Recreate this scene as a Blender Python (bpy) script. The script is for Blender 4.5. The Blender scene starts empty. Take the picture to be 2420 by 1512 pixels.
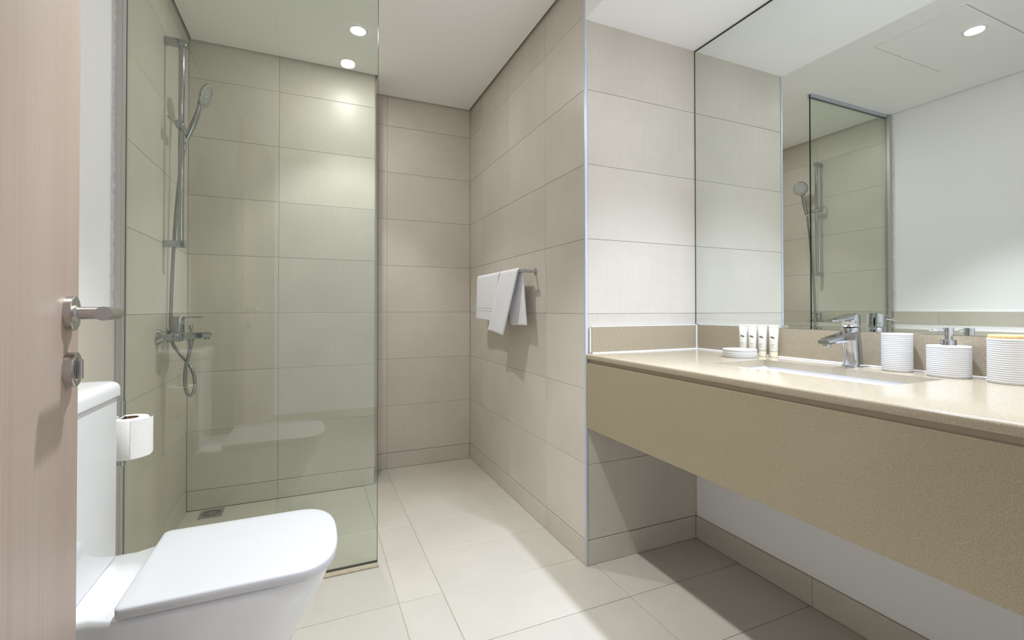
import bpy, bmesh, math, random
from mathutils import Vector, Matrix
random.seed(7)
S = bpy.context.scene
COL = S.collection
PI = math.pi

# ------------------------------------------------------------------ camera, world, exposure
H = 1.0188                                   # eye height
cam_d = bpy.data.cameras.new('camera')
cam = bpy.data.objects.new('camera', cam_d); COL.objects.link(cam)
cam_d.sensor_width = 36.0
cam_d.lens = 1087.6 / 2420 * 36
cam_d.shift_y = (719.72 - 756) / 2420
cam_d.clip_start = 0.02
yaw, pitch, roll = 0.4105, 0.0098, -0.0008
fw = Vector((math.sin(yaw)*math.cos(pitch), math.cos(yaw)*math.cos(pitch), math.sin(pitch)))
rt = Vector((math.cos(yaw), -math.sin(yaw), 0)); up = rt.cross(fw)
rt, up = rt*math.cos(roll)+up*math.sin(roll), up*math.cos(roll)-rt*math.sin(roll)
cam.matrix_world = Matrix(((rt.x, up.x, -fw.x, 0), (rt.y, up.y, -fw.y, 0), (rt.z, up.z, -fw.z, H), (0, 0, 0, 1)))
S.camera = cam

W = bpy.data.worlds.new('daylight'); S.world = W; W.use_nodes = True
bg = W.node_tree.nodes['Background']         # soft daylight that comes in by the open doorway
bg.inputs[0].default_value = (0.84, 0.90, 1.0, 1); bg.inputs[1].default_value = 0.68
S.view_settings.view_transform = 'Standard'; S.view_settings.look = 'None'
S.view_settings.gamma = 1; S.view_settings.use_curve_mapping = False
S.view_settings.exposure = 0.10
S.cycles.max_bounces = 16; S.cycles.diffuse_bounces = 8; S.cycles.transparent_max_bounces = 16
S.cycles.caustics_refractive = False

# spot (cone) and broad glow of each recessed lamp: x, y, z, spot W, half cone deg, blend, glow W, colour
LAMPS = [(0.205, 2.363, 2.389, 31, 44, 0.45, 4.6, (0.99, 1.0, 1.0)),
         (0.180, 1.150, 2.385, 118, 41, 0.60, 1.2, (0.92, 0.97, 1.0)),
         (1.262, 0.920, 2.180, 134, 46, 1.00, 1.4, (0.69, 0.80, 1.0)),
         (1.262, 0.330, 2.180, 58, 60, 1.00, 1.4, (0.83, 0.87, 1.0))]

# ------------------------------------------------------------------ measures (metres)
XL, XT, XM, XMIR = -0.576, 1.0005, 1.572, 1.5765
XW, YS = -0.600, 1.905                       # painted left wall lies deeper than the shower tiles, which start at YS
YG, YV, YB, YN = 1.9214, 1.5632, 2.7872, 3.0223
XB, XG = 0.340, 0.2453
ZC, ZS, ZCT = 2.389, 2.180, 0.842
YF = 0.10                                    # inner face of the doorway wall

# ------------------------------------------------------------------ materials
def new_mat(name):
    m = bpy.data.materials.new(name); m.use_nodes = True
    nt = m.node_tree; b = nt.nodes['Principled BSDF']
    return m, nt, b
def lin(c): return tuple(((x/255)/12.92 if x/255 <= .04045 else (((x/255)+.055)/1.055)**2.4) for x in c)
def N(nt, t, **kw):
    n = nt.nodes.new(t)
    for k, v in kw.items(): setattr(n, k, v)
    return n
def plain(name, rgb, rough=.5, metal=0, spec=.5, coat=0, noise=0, nscale=20, bump=0, bscale=200, emit=0, stretch=None, sss=0):
    m, nt, b = new_mat(name)
    c = lin(rgb); L = nt.links
    b.inputs['Base Color'].default_value = (*c, 1); b.inputs['Roughness'].default_value = rough
    b.inputs['Metallic'].default_value = metal; b.inputs['Specular IOR Level'].default_value = spec
    b.inputs['Coat Weight'].default_value = coat; b.inputs['Coat Roughness'].default_value = .05
    if emit:
        b.inputs['Emission Color'].default_value = (*c, 1); b.inputs['Emission Strength'].default_value = emit
    if noise or bump:
        tc = N(nt, 'ShaderNodeTexCoord'); mp = N(nt, 'ShaderNodeMapping')
        if stretch: mp.inputs['Scale'].default_value = stretch
        L.new(tc.outputs['Object'], mp.inputs['Vector'])
    if noise:
        n = N(nt, 'ShaderNodeTexNoise'); n.inputs['Scale'].default_value = nscale; n.inputs['Detail'].default_value = 4
        L.new(mp.outputs[0], n.inputs['Vector'])
        r = N(nt, 'ShaderNodeMapRange'); r.inputs['To Min'].default_value = 1-noise; r.inputs['To Max'].default_value = 1+noise
        r.inputs['From Min'].default_value = .3; r.inputs['From Max'].default_value = .7
        L.new(n.outputs['Fac'], r.inputs['Value'])
        mx = N(nt, 'ShaderNodeVectorMath', operation='SCALE'); mx.inputs[0].default_value = c
        L.new(r.outputs[0], mx.inputs['Scale']); L.new(mx.outputs[0], b.inputs['Base Color'])
    if bump:
        n2 = N(nt, 'ShaderNodeTexNoise'); n2.inputs['Scale'].default_value = bscale; n2.inputs['Detail'].default_value = 2
        L.new(mp.outputs[0], n2.inputs['Vector'])
        bp = N(nt, 'ShaderNodeBump'); bp.inputs['Strength'].default_value = bump; bp.inputs['Distance'].default_value = .002
        L.new(n2.outputs['Fac'], bp.inputs['Height']); L.new(bp.outputs[0], b.inputs['Normal'])
    return m
def tile_mat(name, rgb, rough, var=.03, weave=.035):
    """stoneware tile: fine linen weave, cloudy tone, each tile a little different"""
    m, nt, b = new_mat(name); L = nt.links; c = lin(rgb)
    b.inputs['Roughness'].default_value = rough
    tc = N(nt, 'ShaderNodeTexCoord'); oi = N(nt, 'ShaderNodeObjectInfo')
    off = N(nt, 'ShaderNodeVectorMath', operation='ADD')
    sc = N(nt, 'ShaderNodeMath', operation='MULTIPLY'); sc.inputs[1].default_value = 37.0
    L.new(oi.outputs['Random'], sc.inputs[0]); L.new(tc.outputs['Object'], off.inputs[0]); L.new(sc.outputs[0], off.inputs[1])
    tot = None
    for s, amp, scale in (((260, 6, 1), weave, 1.0), ((6, 220, 1), weave*.6, 1.0), ((1, 1, 1), .06, 3.2)):
        mp = N(nt, 'ShaderNodeMapping'); mp.inputs['Scale'].default_value = s; L.new(off.outputs[0], mp.inputs['Vector'])
        n = N(nt, 'ShaderNodeTexNoise'); n.inputs['Scale'].default_value = scale; n.inputs['Detail'].default_value = 3
        L.new(mp.outputs[0], n.inputs['Vector'])
        r = N(nt, 'ShaderNodeMapRange'); r.inputs['From Min'].default_value = .25; r.inputs['From Max'].default_value = .75
        r.inputs['To Min'].default_value = -amp; r.inputs['To Max'].default_value = amp
        L.new(n.outputs['Fac'], r.inputs['Value'])
        if tot is None: tot = r.outputs[0]
        else:
            a = N(nt, 'ShaderNodeMath', operation='ADD'); L.new(tot, a.inputs[0]); L.new(r.outputs[0], a.inputs[1]); tot = a.outputs[0]
    rr = N(nt, 'ShaderNodeMapRange'); rr.inputs['To Min'].default_value = 1-var; rr.inputs['To Max'].default_value = 1+var
    L.new(oi.outputs['Random'], rr.inputs['Value'])
    a = N(nt, 'ShaderNodeMath', operation='ADD'); L.new(tot, a.inputs[0]); L.new(rr.outputs[0], a.inputs[1])
    mx = N(nt, 'ShaderNodeVectorMath', operation='SCALE'); mx.inputs[0].default_value = c
    L.new(a.outputs[0], mx.inputs['Scale']); L.new(mx.outputs[0], b.inputs['Base Color'])
    bp = N(nt, 'ShaderNodeBump'); bp.inputs['Strength'].default_value = .12; bp.inputs['Distance'].default_value = .001
    L.new(tot, bp.inputs['Height']); L.new(bp.outputs[0], b.inputs['Normal'])
    return m
def stone_mat(name, rgb, rough, grain=.22):
    m, nt, b = new_mat(name); L = nt.links; c = lin(rgb)
    b.inputs['Roughness'].default_value = rough
    tc = N(nt, 'ShaderNodeTexCoord')
    n = N(nt, 'ShaderNodeTexNoise'); n.inputs['Scale'].default_value = 620; n.inputs['Detail'].default_value = 2
    L.new(tc.outputs['Object'], n.inputs['Vector'])
    r = N(nt, 'ShaderNodeMapRange'); r.inputs['From Min'].default_value = .3; r.inputs['From Max'].default_value = .7
    r.inputs['To Min'].default_value = 1-grain; r.inputs['To Max'].default_value = 1+grain; L.new(n.outputs['Fac'], r.inputs['Value'])
    v = N(nt, 'ShaderNodeTexVoronoi'); v.inputs['Scale'].default_value = 160; L.new(tc.outputs['Object'], v.inputs['Vector'])
    g = N(nt, 'ShaderNodeMath', operation='LESS_THAN'); g.inputs[1].default_value = .09; L.new(v.outputs['Distance'], g.inputs[0])
    g2 = N(nt, 'ShaderNodeMath', operation='MULTIPLY'); g2.inputs[1].default_value = .35; L.new(g.outputs[0], g2.inputs[0])
    a = N(nt, 'ShaderNodeMath', operation='ADD'); L.new(r.outputs[0], a.inputs[0]); L.new(g2.outputs[0], a.inputs[1])
    mx = N(nt, 'ShaderNodeVectorMath', operation='SCALE'); mx.inputs[0].default_value = c
    L.new(a.outputs[0], mx.inputs['Scale']); L.new(mx.outputs[0], b.inputs['Base Color'])
    return m
def wood_mat(name, a_rgb, b_rgb, rough=.45):
    m, nt, b = new_mat(name); L = nt.links
    b.inputs['Roughness'].default_value = rough
    tc = N(nt, 'ShaderNodeTexCoord')
    def layer(s, scale, det):
        mp = N(nt, 'ShaderNodeMapping'); mp.inputs['Scale'].default_value = s; L.new(tc.outputs['Object'], mp.inputs['Vector'])
        n = N(nt, 'ShaderNodeTexNoise'); n.inputs['Scale'].default_value = scale; n.inputs['Detail'].default_value = det
        L.new(mp.outputs[0], n.inputs['Vector']); return n.outputs['Fac']
    f1 = layer((260, 260, 2.2), 1, 4); f2 = layer((9, 9, .5), 1, 2)
    ad = N(nt, 'ShaderNodeMath', operation='ADD'); L.new(f1, ad.inputs[0]); L.new(f2, ad.inputs[1])
    r = N(nt, 'ShaderNodeMapRange'); r.inputs['From Min'].default_value = .7; r.inputs['From Max'].default_value = 1.3; L.new(ad.outputs[0], r.inputs['Value'])
    mx = N(nt, 'ShaderNodeMix', data_type='RGBA'); mx.inputs['A'].default_value = (*lin(a_rgb), 1); mx.inputs['B'].default_value = (*lin(b_rgb), 1)
    L.new(r.outputs[0], mx.inputs['Factor']); L.new(mx.outputs['Result'], b.inputs['Base Color'])
    bp = N(nt, 'ShaderNodeBump'); bp.inputs['Strength'].default_value = .15; bp.inputs['Distance'].default_value = .001
    L.new(f1, bp.inputs['Height']); L.new(bp.outputs[0], b.inputs['Normal'])
    return m
def glass_mat(name, tint):
    """clear sheet glass: tinted see-through plus the mirror-like surface reflection (Schlick)"""
    m = bpy.data.materials.new(name); m.use_nodes = True; nt = m.node_tree; L = nt.links
    nt.nodes.remove(nt.nodes['Principled BSDF'])
    t = N(nt, 'ShaderNodeBsdfTransparent'); t.inputs[0].default_value = (*tint, 1)
    g = N(nt, 'ShaderNodeBsdfGlossy'); g.inputs['Roughness'].default_value = 0; g.inputs[0].default_value = (1, 1, 1, 1)
    lw = N(nt, 'ShaderNodeLayerWeight'); lw.inputs['Blend'].default_value = .5
    pw = N(nt, 'ShaderNodeMath', operation='POWER'); pw.inputs[1].default_value = 5; L.new(lw.outputs['Facing'], pw.inputs[0])
    ma = N(nt, 'ShaderNodeMath', operation='MULTIPLY_ADD'); ma.inputs[1].default_value = .95; ma.inputs[2].default_value = .058; L.new(pw.outputs[0], ma.inputs[0])
    mx = N(nt, 'ShaderNodeMixShader'); L.new(ma.outputs[0], mx.inputs[0]); L.new(t.outputs[0], mx.inputs[1]); L.new(g.outputs[0], mx.inputs[2])
    L.new(mx.outputs[0], nt.nodes['Material Output'].inputs[0])
    return m

M = dict(
    tile=tile_mat('wall_tile', (201, 194, 182), .36),
    floor=tile_mat('floor_tile', (189, 183, 171), .34, .015, .02),
    grout=plain('grout', (166, 157, 140), .9),
    floor_grout=plain('floor_grout', (190, 181, 166), .9),
    white=plain('white_paint', (247, 246, 246), .7, bump=.03, bscale=300),
    ceil=plain('ceiling_paint', (247, 246, 244), .8),
    gapdark=plain('shadow_gap', (96, 90, 74), .8),
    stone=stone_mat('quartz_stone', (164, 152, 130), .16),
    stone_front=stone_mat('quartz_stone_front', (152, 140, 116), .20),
    groove=plain('groove', (176, 164, 142), .5),
    ceramic=plain('ceramic', (230, 230, 232), .08, coat=.4),
    plastic=plain('seat_plastic', (208, 208, 211), .22),
    dark=plain('dark_gap', (60, 58, 54), .7),
    chrome=plain('chrome', (196, 198, 202), .06, 1),
    chrome_dark=plain('drain_steel', (150, 150, 146), .4, .5),
    steel=plain('brushed_steel', (186, 182, 178), .27, 1, noise=.05, nscale=1, stretch=(40, 40, 900)),
    alu=plain('aluminium', (205, 210, 222), .32, 1),
    alu_w=plain('corner_profile', (206, 212, 224), .4, .3),
    chrome_s=plain('shower_chrome', (170, 172, 175), .1, 1),
    channel=plain('channel_metal', (192, 190, 184), .45, .5),
    hosem=plain('hose_steel', (146, 146, 146), .2, 1),
    rubber=plain('nozzle_rubber', (52, 52, 54), .6),
    spray=plain('spray_face', (196, 198, 196), .35, .35),
    door=wood_mat('door_veneer', (178, 162, 152), (166, 146, 133)),
    bamboo=wood_mat('bamboo', (226, 196, 140), (206, 168, 104)),
    towel=plain('towel', (240, 240, 244), .95, bump=.9, bscale=700, noise=.02, nscale=300),
    towel_band=plain('towel_band', (226, 226, 228), .8, bump=.3, bscale=900),
    paper=plain('tissue', (240, 238, 234), .9, bump=.3, bscale=160),
    card=plain('cardboard', (120, 98, 72), .9),
    rib=plain('matt_ceramic', (208, 207, 205), .45),
    tube=plain('tube_plastic', (210, 206, 190), .35),
    tubecap=plain('tube_cap', (222, 212, 184), .4),
    ink=plain('ink', (88, 82, 74), .8),
    ink2=plain('pale_ink', (168, 158, 136), .8),
    mirror=plain('mirror_silver', (236, 241, 238), 0, 1),
    mirror_edge=plain('mirror_edge', (48, 54, 50), .4),
    glass=glass_mat('shower_glass', (.920, .948, .914)),
    glass_edge=plain('glass_edge', (30, 44, 38), .45),
    seal=plain('silicone', (236, 236, 238), .4),
    old_seal=plain('worn_sealant', (206, 204, 200), .8, noise=.12, nscale=90),
    sill=plain('sill_stone', (172, 160, 136), .7, noise=.12, nscale=60),
    lamp=plain('lamp_diffuser', (255, 250, 240), .5, emit=40),
)

# ------------------------------------------------------------------ helpers
def tag(o, label=None, cat=None, group=None, kind=None):
    for k, v in (('label', label), ('category', cat), ('group', group), ('kind', kind)):
        if v: o[k] = v
    return o
def world_loc(o):
    v = Vector((0, 0, 0))
    while o is not None: v += o.location; o = o.parent
    return v
def finish(bm, name, smooth):
    bmesh.ops.recalc_face_normals(bm, faces=bm.faces[:])
    me = bpy.data.meshes.new(name); bm.to_mesh(me); bm.free()
    if smooth:
        for p in me.polygons: p.use_smooth = True
        me.set_sharp_from_angle(angle=math.radians(smooth if smooth is not True else 35))
    return me
def obj(name, bm, m, parent=None, smooth=False, loc=None):
    """link the bmesh (drawn in room coordinates) as one object; origin at loc or at its parent's origin"""
    o = Vector(loc) if loc is not None else (world_loc(parent) if parent else Vector((0, 0, 0)))
    bmesh.ops.translate(bm, verts=bm.verts[:], vec=-o)
    me = finish(bm, name, smooth); me.materials.append(M[m] if isinstance(m, str) else m)
    ob = bpy.data.objects.new(name, me); COL.objects.link(ob)
    if parent: ob.parent = parent; ob.location = o - world_loc(parent)
    else: ob.location = o
    return ob
def thing(name, label, cat, loc, group=None):
    o = bpy.data.objects.new(name, None); COL.objects.link(o); o.location = loc; o.empty_display_size = .05
    return tag(o, label, cat, group)
def struct(name, bm, m, smooth=False):
    return tag(obj(name, bm, m, smooth=smooth), kind='structure')
def BM(): return bmesh.new()
def box(bm, x0, x1, y0, y1, z0, z1, bev=0, seg=2):
    vs = [bm.verts.new((x, y, z)) for z in (z0, z1) for y in (y0, y1) for x in (x0, x1)]
    fs = [(0, 2, 3, 1), (4, 5, 7, 6), (0, 1, 5, 4), (2, 6, 7, 3), (0, 4, 6, 2), (1, 3, 7, 5)]
    fl = [bm.faces.new([vs[i] for i in f]) for f in fs]
    if bev:
        es = list({e for f in fl for e in f.edges})
        bmesh.ops.bevel(bm, geom=es, offset=bev, segments=seg, profile=.5, affect='EDGES')
    return bm
def loft(bm, rings, cap0=True, cap1=True, closed=True):
    vr = [[bm.verts.new(p) for p in r] for r in rings]
    n = len(vr[0])
    for a, b in zip(vr, vr[1:]):
        for i in range(n if closed else n-1):
            bm.faces.new((a[i], a[(i+1) % n], b[(i+1) % n], b[i]))
    if cap0: bm.faces.new(vr[0][::-1])
    if cap1: bm.faces.new(vr[-1])
    return bm
def basis(ax):
    ax = Vector(ax).normalized()
    u = ax.orthogonal().normalized(); return ax, u, ax.cross(u)
def lathe(bm, c, prof, ax=(0, 0, 1), n=32, cap0=True, cap1=True):
    """prof: (radius, height) along ax from c"""
    ax, u, v = basis(ax); c = Vector(c)
    loft(bm, [[c + ax*h + (u*math.cos(2*PI*i/n) + v*math.sin(2*PI*i/n))*r for i in range(n)] for r, h in prof], cap0, cap1)
    return bm
def rod(bm, a, b, r, n=20, bev=0):
    a, b = Vector(a), Vector(b); L = (b-a).length
    prof = [(r, 0), (r, L)] if not bev else [(r-bev, 0), (r, bev), (r, L-bev), (r-bev, L)]
    return lathe(bm, a, prof, b-a, n)
def spline(pts, per=8):
    P = [Vector(p) for p in pts]; out = []
    for i in range(len(P)-1):
        p0 = P[max(i-1, 0)]; p1 = P[i]; p2 = P[i+1]; p3 = P[min(i+2, len(P)-1)]
        for k in range(per):
            t = k/per
            out.append(.5*((2*p1)+(p2-p0)*t+(2*p0-5*p1+4*p2-p3)*t*t+(3*p1-p0-3*p2+p3)*t**3))
    out.append(P[-1]); return out
def resample(pts, step):
    out = [pts[0]]; acc = 0.0
    for a, b in zip(pts, pts[1:]):
        d = (b-a).length; pos = step-acc
        while pos <= d:
            out.append(a.lerp(b, pos/d)); pos += step
        acc = (acc+d) % step
    return out
def sweep(bm, pts, rad, n=12):
    pts = [Vector(p) for p in pts]; rings = []; u = None
    for i, p in enumerate(pts):
        t = (pts[min(i+1, len(pts)-1)]-pts[max(i-1, 0)]).normalized()
        u = (t.orthogonal() if u is None else u - t*u.dot(t)).normalized(); v = t.cross(u)
        r = rad(i) if callable(rad) else rad
        rings.append([p+(u*math.cos(2*PI*k/n)+v*math.sin(2*PI*k/n))*r for k in range(n)])
    return loft(bm, rings)

# ------------------------------------------------------------------ tile fields
TILE_MESH = {}
def tile_mesh(w, h, m, t=.008):
    key = (round(w, 4), round(h, 4), m)
    if key not in TILE_MESH:
        bm = BM(); c = .0008
        def ring(dx, z): return [(-w/2+dx, -h/2+dx, z), (w/2-dx, -h/2+dx, z), (w/2-dx, h/2-dx, z), (-w/2+dx, h/2-dx, z)]
        loft(bm, [ring(0, -t), ring(0, -c), ring(c, 0)])
        me = finish(bm, 'tile', False); me.materials.append(M[m]); TILE_MESH[key] = me
    return TILE_MESH[key]
def tile_field(parent, axis, face, us, vs, m='tile', gap=.0013, name='tile', bed='grout', bedname='grout_bed', t=.008, skip=None):
    """axis: which way the tiles look ('-x','+x','-y','+z'); us: joints across, vs: joints up"""
    bm = BM()
    d = t*.35; e = t+.002
    if axis == '-x': box(bm, face+d, face+e, us[0], us[-1], vs[0], vs[-1]); R = Matrix(((0, 0, -1), (-1, 0, 0), (0, 1, 0)))
    if axis == '+x': box(bm, face-e, face-d, us[0], us[-1], vs[0], vs[-1]); R = Matrix(((0, 0, 1), (1, 0, 0), (0, 1, 0)))
    if axis == '-y': box(bm, us[0], us[-1], face+d, face+e, vs[0], vs[-1]); R = Matrix(((1, 0, 0), (0, 0, -1), (0, 1, 0)))
    if axis == '+z': R = Matrix(((1, 0, 0), (0, 1, 0), (0, 0, 1)))
    if axis != '+z': obj(bedname, bm, bed, parent)
    base = world_loc(parent)
    for a, b in zip(us, us[1:]):
        for c, d2 in zip(vs, vs[1:]):
            if skip and skip(a, b, c, d2): continue
            w, h = b-a-gap, d2-c-gap
            if w < .004 or h < .004: continue
            o = bpy.data.objects.new(name, tile_mesh(w, h, m, t)); COL.objects.link(o); o.parent = parent
            mu, mv = (a+b)/2, (c+d2)/2; pr = random.uniform(-.0003, .0003)
            p = {'-x': (face+pr, mu, mv), '+x': (face+pr, mu, mv), '-y': (mu, face+pr, mv), '+z': (mu, mv, face+pr)}[axis]
            mat = R.to_4x4(); mat.translation = Vector(p)-base
            o.matrix_basis = mat
ROWS = [.10, .40, .70, 1.0, 1.3, 1.6, 1.9, 2.2, 2.43]

# ------------------------------------------------------------------ floor
bm = BM(); box(bm, -.75, 1.75, -1.2, 3.2, -.10, -.010); box(bm, XW-.005, 1.585, YF, 3.06, -.010, -.003)
floor = struct('floor', bm, 'floor_grout')
fx = [XW+.002, -.165, .280, .435, 1.040, 1.576]
fy = [YF]+[1.05-.289*3+.289*k for k in range(0, 11)]+[3.026]
fy = [y for y in fy if y == YF or y > YF+.05]
tile_field(floor, '+z', 0, fx, fy, 'floor', gap=.0018,
           skip=lambda a, b, c, d: (a >= 1.03 and c >= YV) or (b <= XB and c >= YB-.02))
# ------------------------------------------------------------------ walls
bm = BM(); box(bm, XL-.16, XW, YF-.12, 3.15, 0, 2.60); box(bm, XW, XL-.010, YS+.0005, YB+.02, 0, 2.60)
wall_left = struct('wall_left', bm, 'white')
tile_field(wall_left, '+x', XL, [YS, 2.41, YB], ROWS)
tile_field(wall_left, '+x', XW+.0105, [YF, .44, 1.04, 1.64, YS-.008], ROWS[:4])
bm = BM(); box(bm, XL-.010, XB-.010, YB+.010, 3.15, 0, 2.60)
wall_bl = struct('wall_back_left', bm, 'gapdark')
tile_field(wall_bl, '-y', YB, [XL, -.165, XB-.0045], ROWS)
tile_field(wall_bl, '+x', XB, [YB+.0005, YN], ROWS)
bm = BM(); box(bm, XB-.010, XT+.010, YN+.010, 3.15, 0, 2.60)
wall_br = struct('wall_back_right', bm, 'gapdark')
tile_field(wall_br, '-y', YN, [XB, .442, XT], ROWS)
bm = BM(); box(bm, XT+.010, 1.75, YV+.010, 3.15, 0, 2.60)
wall_rr = struct('wall_right_rear', bm, 'gapdark')
tile_field(wall_rr, '-x', XT, [YV+.0095, 1.905, 2.345, 2.78, YN], ROWS)
tile_field(wall_rr, '-y', YV, [XT+.0095, XM+.006], ROWS[:8])
bm = BM(); box(bm, 1.580, 1.75, YF-.12, YV+.010, 0, 2.60)
wall_right = struct('wall_right', bm, 'white')
bm = BM(); box(bm, .58, 1.75, YF-.12, YF, 0, 2.60); box(bm, XL-.16, -.262, YF-.12, YF, 0, 2.60); box(bm, -.262, .58, YF-.12, YF, 2.10, 2.60)
wall_front = struct('wall_front', bm, 'white')
# skirting tiles
def skirting(name, axis, face, us, proud):
    o = bpy.data.objects.new(name, None); COL.objects.link(o); o['kind'] = 'structure'
    tile_field(o, axis, face, us, [.0005, .0985], name='skirting_tile', bedname='mortar_bed', t=proud)
skirting('baseboard_right', '-x', XM, [YF, .50, 1.042, YV-.0005], .008)
skirting('baseboard_vanity_side', '-y', YV-.002, [XT+.0095, XM-.001], .010)
skirting('baseboard_towel_side', '-x', XT-.002, [YV+.0095, 1.905, 2.345, 2.78, YN-.001], .010)
skirting('baseboard_back_right', '-y', YN-.002, [XB+.001, .442, XT-.003], .010)
skirting('baseboard_back_left', '-y', YB-.001, [XL+.002, -.165, XB-.0045], .010)
skirting('baseboard_left', '+x', XW+.0125, [YF, .44, 1.04, 1.64, YS-.009], .010)
skirting('baseboard_shower', '+x', XL+.001, [YS+.035, 2.41, YB-.002], .010)
# the metal profile on the tiled corner
bm = BM(); box(bm, XT-.0025, XT+.0088, YV-.0025, YV+.0088, 0, ZC+.03, .0012, 2)
struct('trim_1', bm, 'alu_w', True)
# pale cap on the tiled wainscot of the left wall
bm = BM(); box(bm, XW, XW+.0095, YF, YS-.008, 1.0, 1.0045); struct('trim_2', bm, 'seal')
# ragged silicone where the white paint meets the edge of the shower tiles
bm = BM(); rings = []; yo = YS-.0075
for k in range(80):
    zz = 1.006+k*(ZC-1.010)/79; w = .004+.005*random.random()**2; d = .003+.004*random.random()
    rings.append([(XW+.0001, yo-w, zz), (XW+d*.7, yo-w*.5, zz), (XW+d+.001, yo+.0003, zz), (XW+.0001, yo+.0003, zz)])
loft(bm, rings); struct('trim_3', bm, 'old_seal', True)
# ------------------------------------------------------------------ ceilings
g = .012
bm = BM()
box(bm, XL+g, XT-g, YF, YB-g, ZC, ZC+.05); box(bm, XB+g, XT-g, YB-g, YN-g, ZC, ZC+.05)
box(bm, XT-g, XT, YF, YV, ZC, ZC+.05); box(bm, XW+.008, XL+g, YF, YS, ZC, ZC+.05)
ceiling = struct('ceiling', bm, 'ceil')
bm = BM(); box(bm, XL-.16, 1.75, YF-.12, 3.15, 2.60, 2.70); struct('ceiling_slab', bm, 'gapdark')
bm = BM(); box(bm, XT, 1.580, YF, YV+.0005, ZS, 2.58); struct('ceiling_vanity', bm, 'ceil')

# access panel round the middle downlight
ap = thing('access_panel', 'flush white access panel in the ceiling around one downlight, seen in the mirror', 'panel', (.15, 1.25, ZC))
x0, x1, y0, y1 = -.170, .466, 1.060, 1.445
bm = BM()
for a in ((x0, x1, y0, y0+.006), (x0, x1, y1-.006, y1), (x0, x0+.006, y0+.006, y1-.006), (x1-.006, x1, y0+.006, y1-.006)):
    box(bm, *a, ZC-.003, ZC)
obj('frame', bm, 'ceil', ap)
bm = BM(); box(bm, x0+.009, x1-.009, y0+.009, y1-.009, ZC-.004, ZC-.0002, .0008, 1); obj('hatch', bm, 'ceil', ap)
bm = BM()
for a in ((x0+.006, x1-.006, y0+.006, y0+.009), (x0+.006, x1-.006, y1-.009, y1-.006), (x0+.006, x0+.009, y0+.009, y1-.009), (x1-.009, x1-.006, y0+.009, y1-.009)):
    box(bm, *a, ZC-.0006, ZC-.0001)
obj('seam', bm, 'gapdark', ap)

# ------------------------------------------------------------------ recessed lamps
def downlight(x, y, z, spot, half, blend, glow, col, label):
    t = thing('downlight', label, 'ceiling light', (x, y, z), 'recessed downlights')
    bm = BM(); lathe(bm, (x, y, z), [(.036, -.001), (.046, -.001), (.048, -.0025), (.047, -.004), (.039, -.005), (.036, -.0035), (.036, -.001)], n=40, cap0=False, cap1=False)
    obj('trim_ring', bm, 'seal', t, 50)
    bm = BM(); lathe(bm, (x, y, z), [(.0358, -.003), (.0358, -.0008)], n=40); obj('diffuser', bm, 'lamp', t)
    l = bpy.data.lights.new('downlight_beam', 'SPOT'); l.energy = spot; l.color = col; l.spot_size = math.radians(half*2); l.spot_blend = blend; l.shadow_soft_size = .03
    o = bpy.data.objects.new('downlight_beam', l); COL.objects.link(o); o.parent = t; o.location = (0, 0, -.012)
    l = bpy.data.lights.new('downlight_glow', 'AREA'); l.shape = 'DISK'; l.size = .07; l.energy = glow; l.color = col
    o = bpy.data.objects.new('downlight_glow', l); COL.objects.link(o); o.parent = t; o.location = (0, 0, -.008)
LL = ['round white downlight in the ceiling over the shower, beside the back tiles',
      'round white downlight in the ceiling access panel, seen in the mirror',
      'round white downlight in the lowered ceiling above the washbasin',
      'round white downlight in the lowered ceiling at the near end of the vanity']
for a, l in zip(LAMPS, LL): downlight(*a, l)

# ------------------------------------------------------------------ door
TH = math.radians(-7.0)
dd = Vector((math.sin(TH), math.cos(TH), 0)); dn = Vector((math.cos(TH), -math.sin(TH), 0)); dz = Vector((0, 0, 1))
edge = Vector((-.3406, .9486, 0)); DW = .79
def dpt(s, n, z): return edge - dd*s + dn*n + dz*z          # s from the free edge, n out of the face
def dbox(bm, s0, s1, n0, n1, z0, z1, bev=0):
    b2 = BM(); box(b2, s0, s1, n0, n1, z0, z1, bev)
    for v in b2.verts: v.co = dpt(v.co.x, v.co.y, v.co.z)
    me = bpy.data.meshes.new('t'); b2.to_mesh(me); b2.free(); bm.from_mesh(me); bpy.data.meshes.remove(me)
door = tag(bpy.data.objects.new('door_1', None), 'open bathroom door in pale pinkish wood veneer with brushed steel lever', None, None, 'structure')
COL.objects.link(door); door.location = dpt(DW, -.02, 0)
bm = BM(); dbox(bm, 0, DW, -.04, 0, .008, 2.08, .0015); obj('leaf', bm, 'door', door)
HZ = 1.013; hs = .054
bm = BM(); lathe(bm, dpt(hs, 0, HZ), [(.026, 0), (.026, .0085), (.025, .0095), (.013, .0095), (.0125, .012), (.0105, .012)], dn, 40)
rose = obj('handle_rose', bm, 'steel', door, 30)
pts = [dpt(hs, .010, HZ), dpt(hs, .046, HZ)]
for k in range(1, 8):
    a = k/8*PI/2; pts.append(dpt(hs+.011*(1-math.cos(a)), .046+.011*math.sin(a), HZ))
pts += [dpt(hs+.011, .057, HZ), dpt(hs+.086, .057, HZ)]
bm = BM(); sweep(bm, pts, .0098, 24); obj('lever', bm, 'steel', door, 40)
KZ = .929
bm = BM(); lathe(bm, dpt(hs, 0, KZ), [(.026, 0), (.026, .0105), (.025, .0115), (.017, .0115), (.0165, .0085)], dn, 40)
lock = obj('lock_rose', bm, 'steel', door, 30)
bm = BM(); dbox(bm, hs-.004, hs+.004, .0085, .018, KZ-.015, KZ+.015, .002); obj('thumb_turn', bm, 'steel', door)

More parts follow.
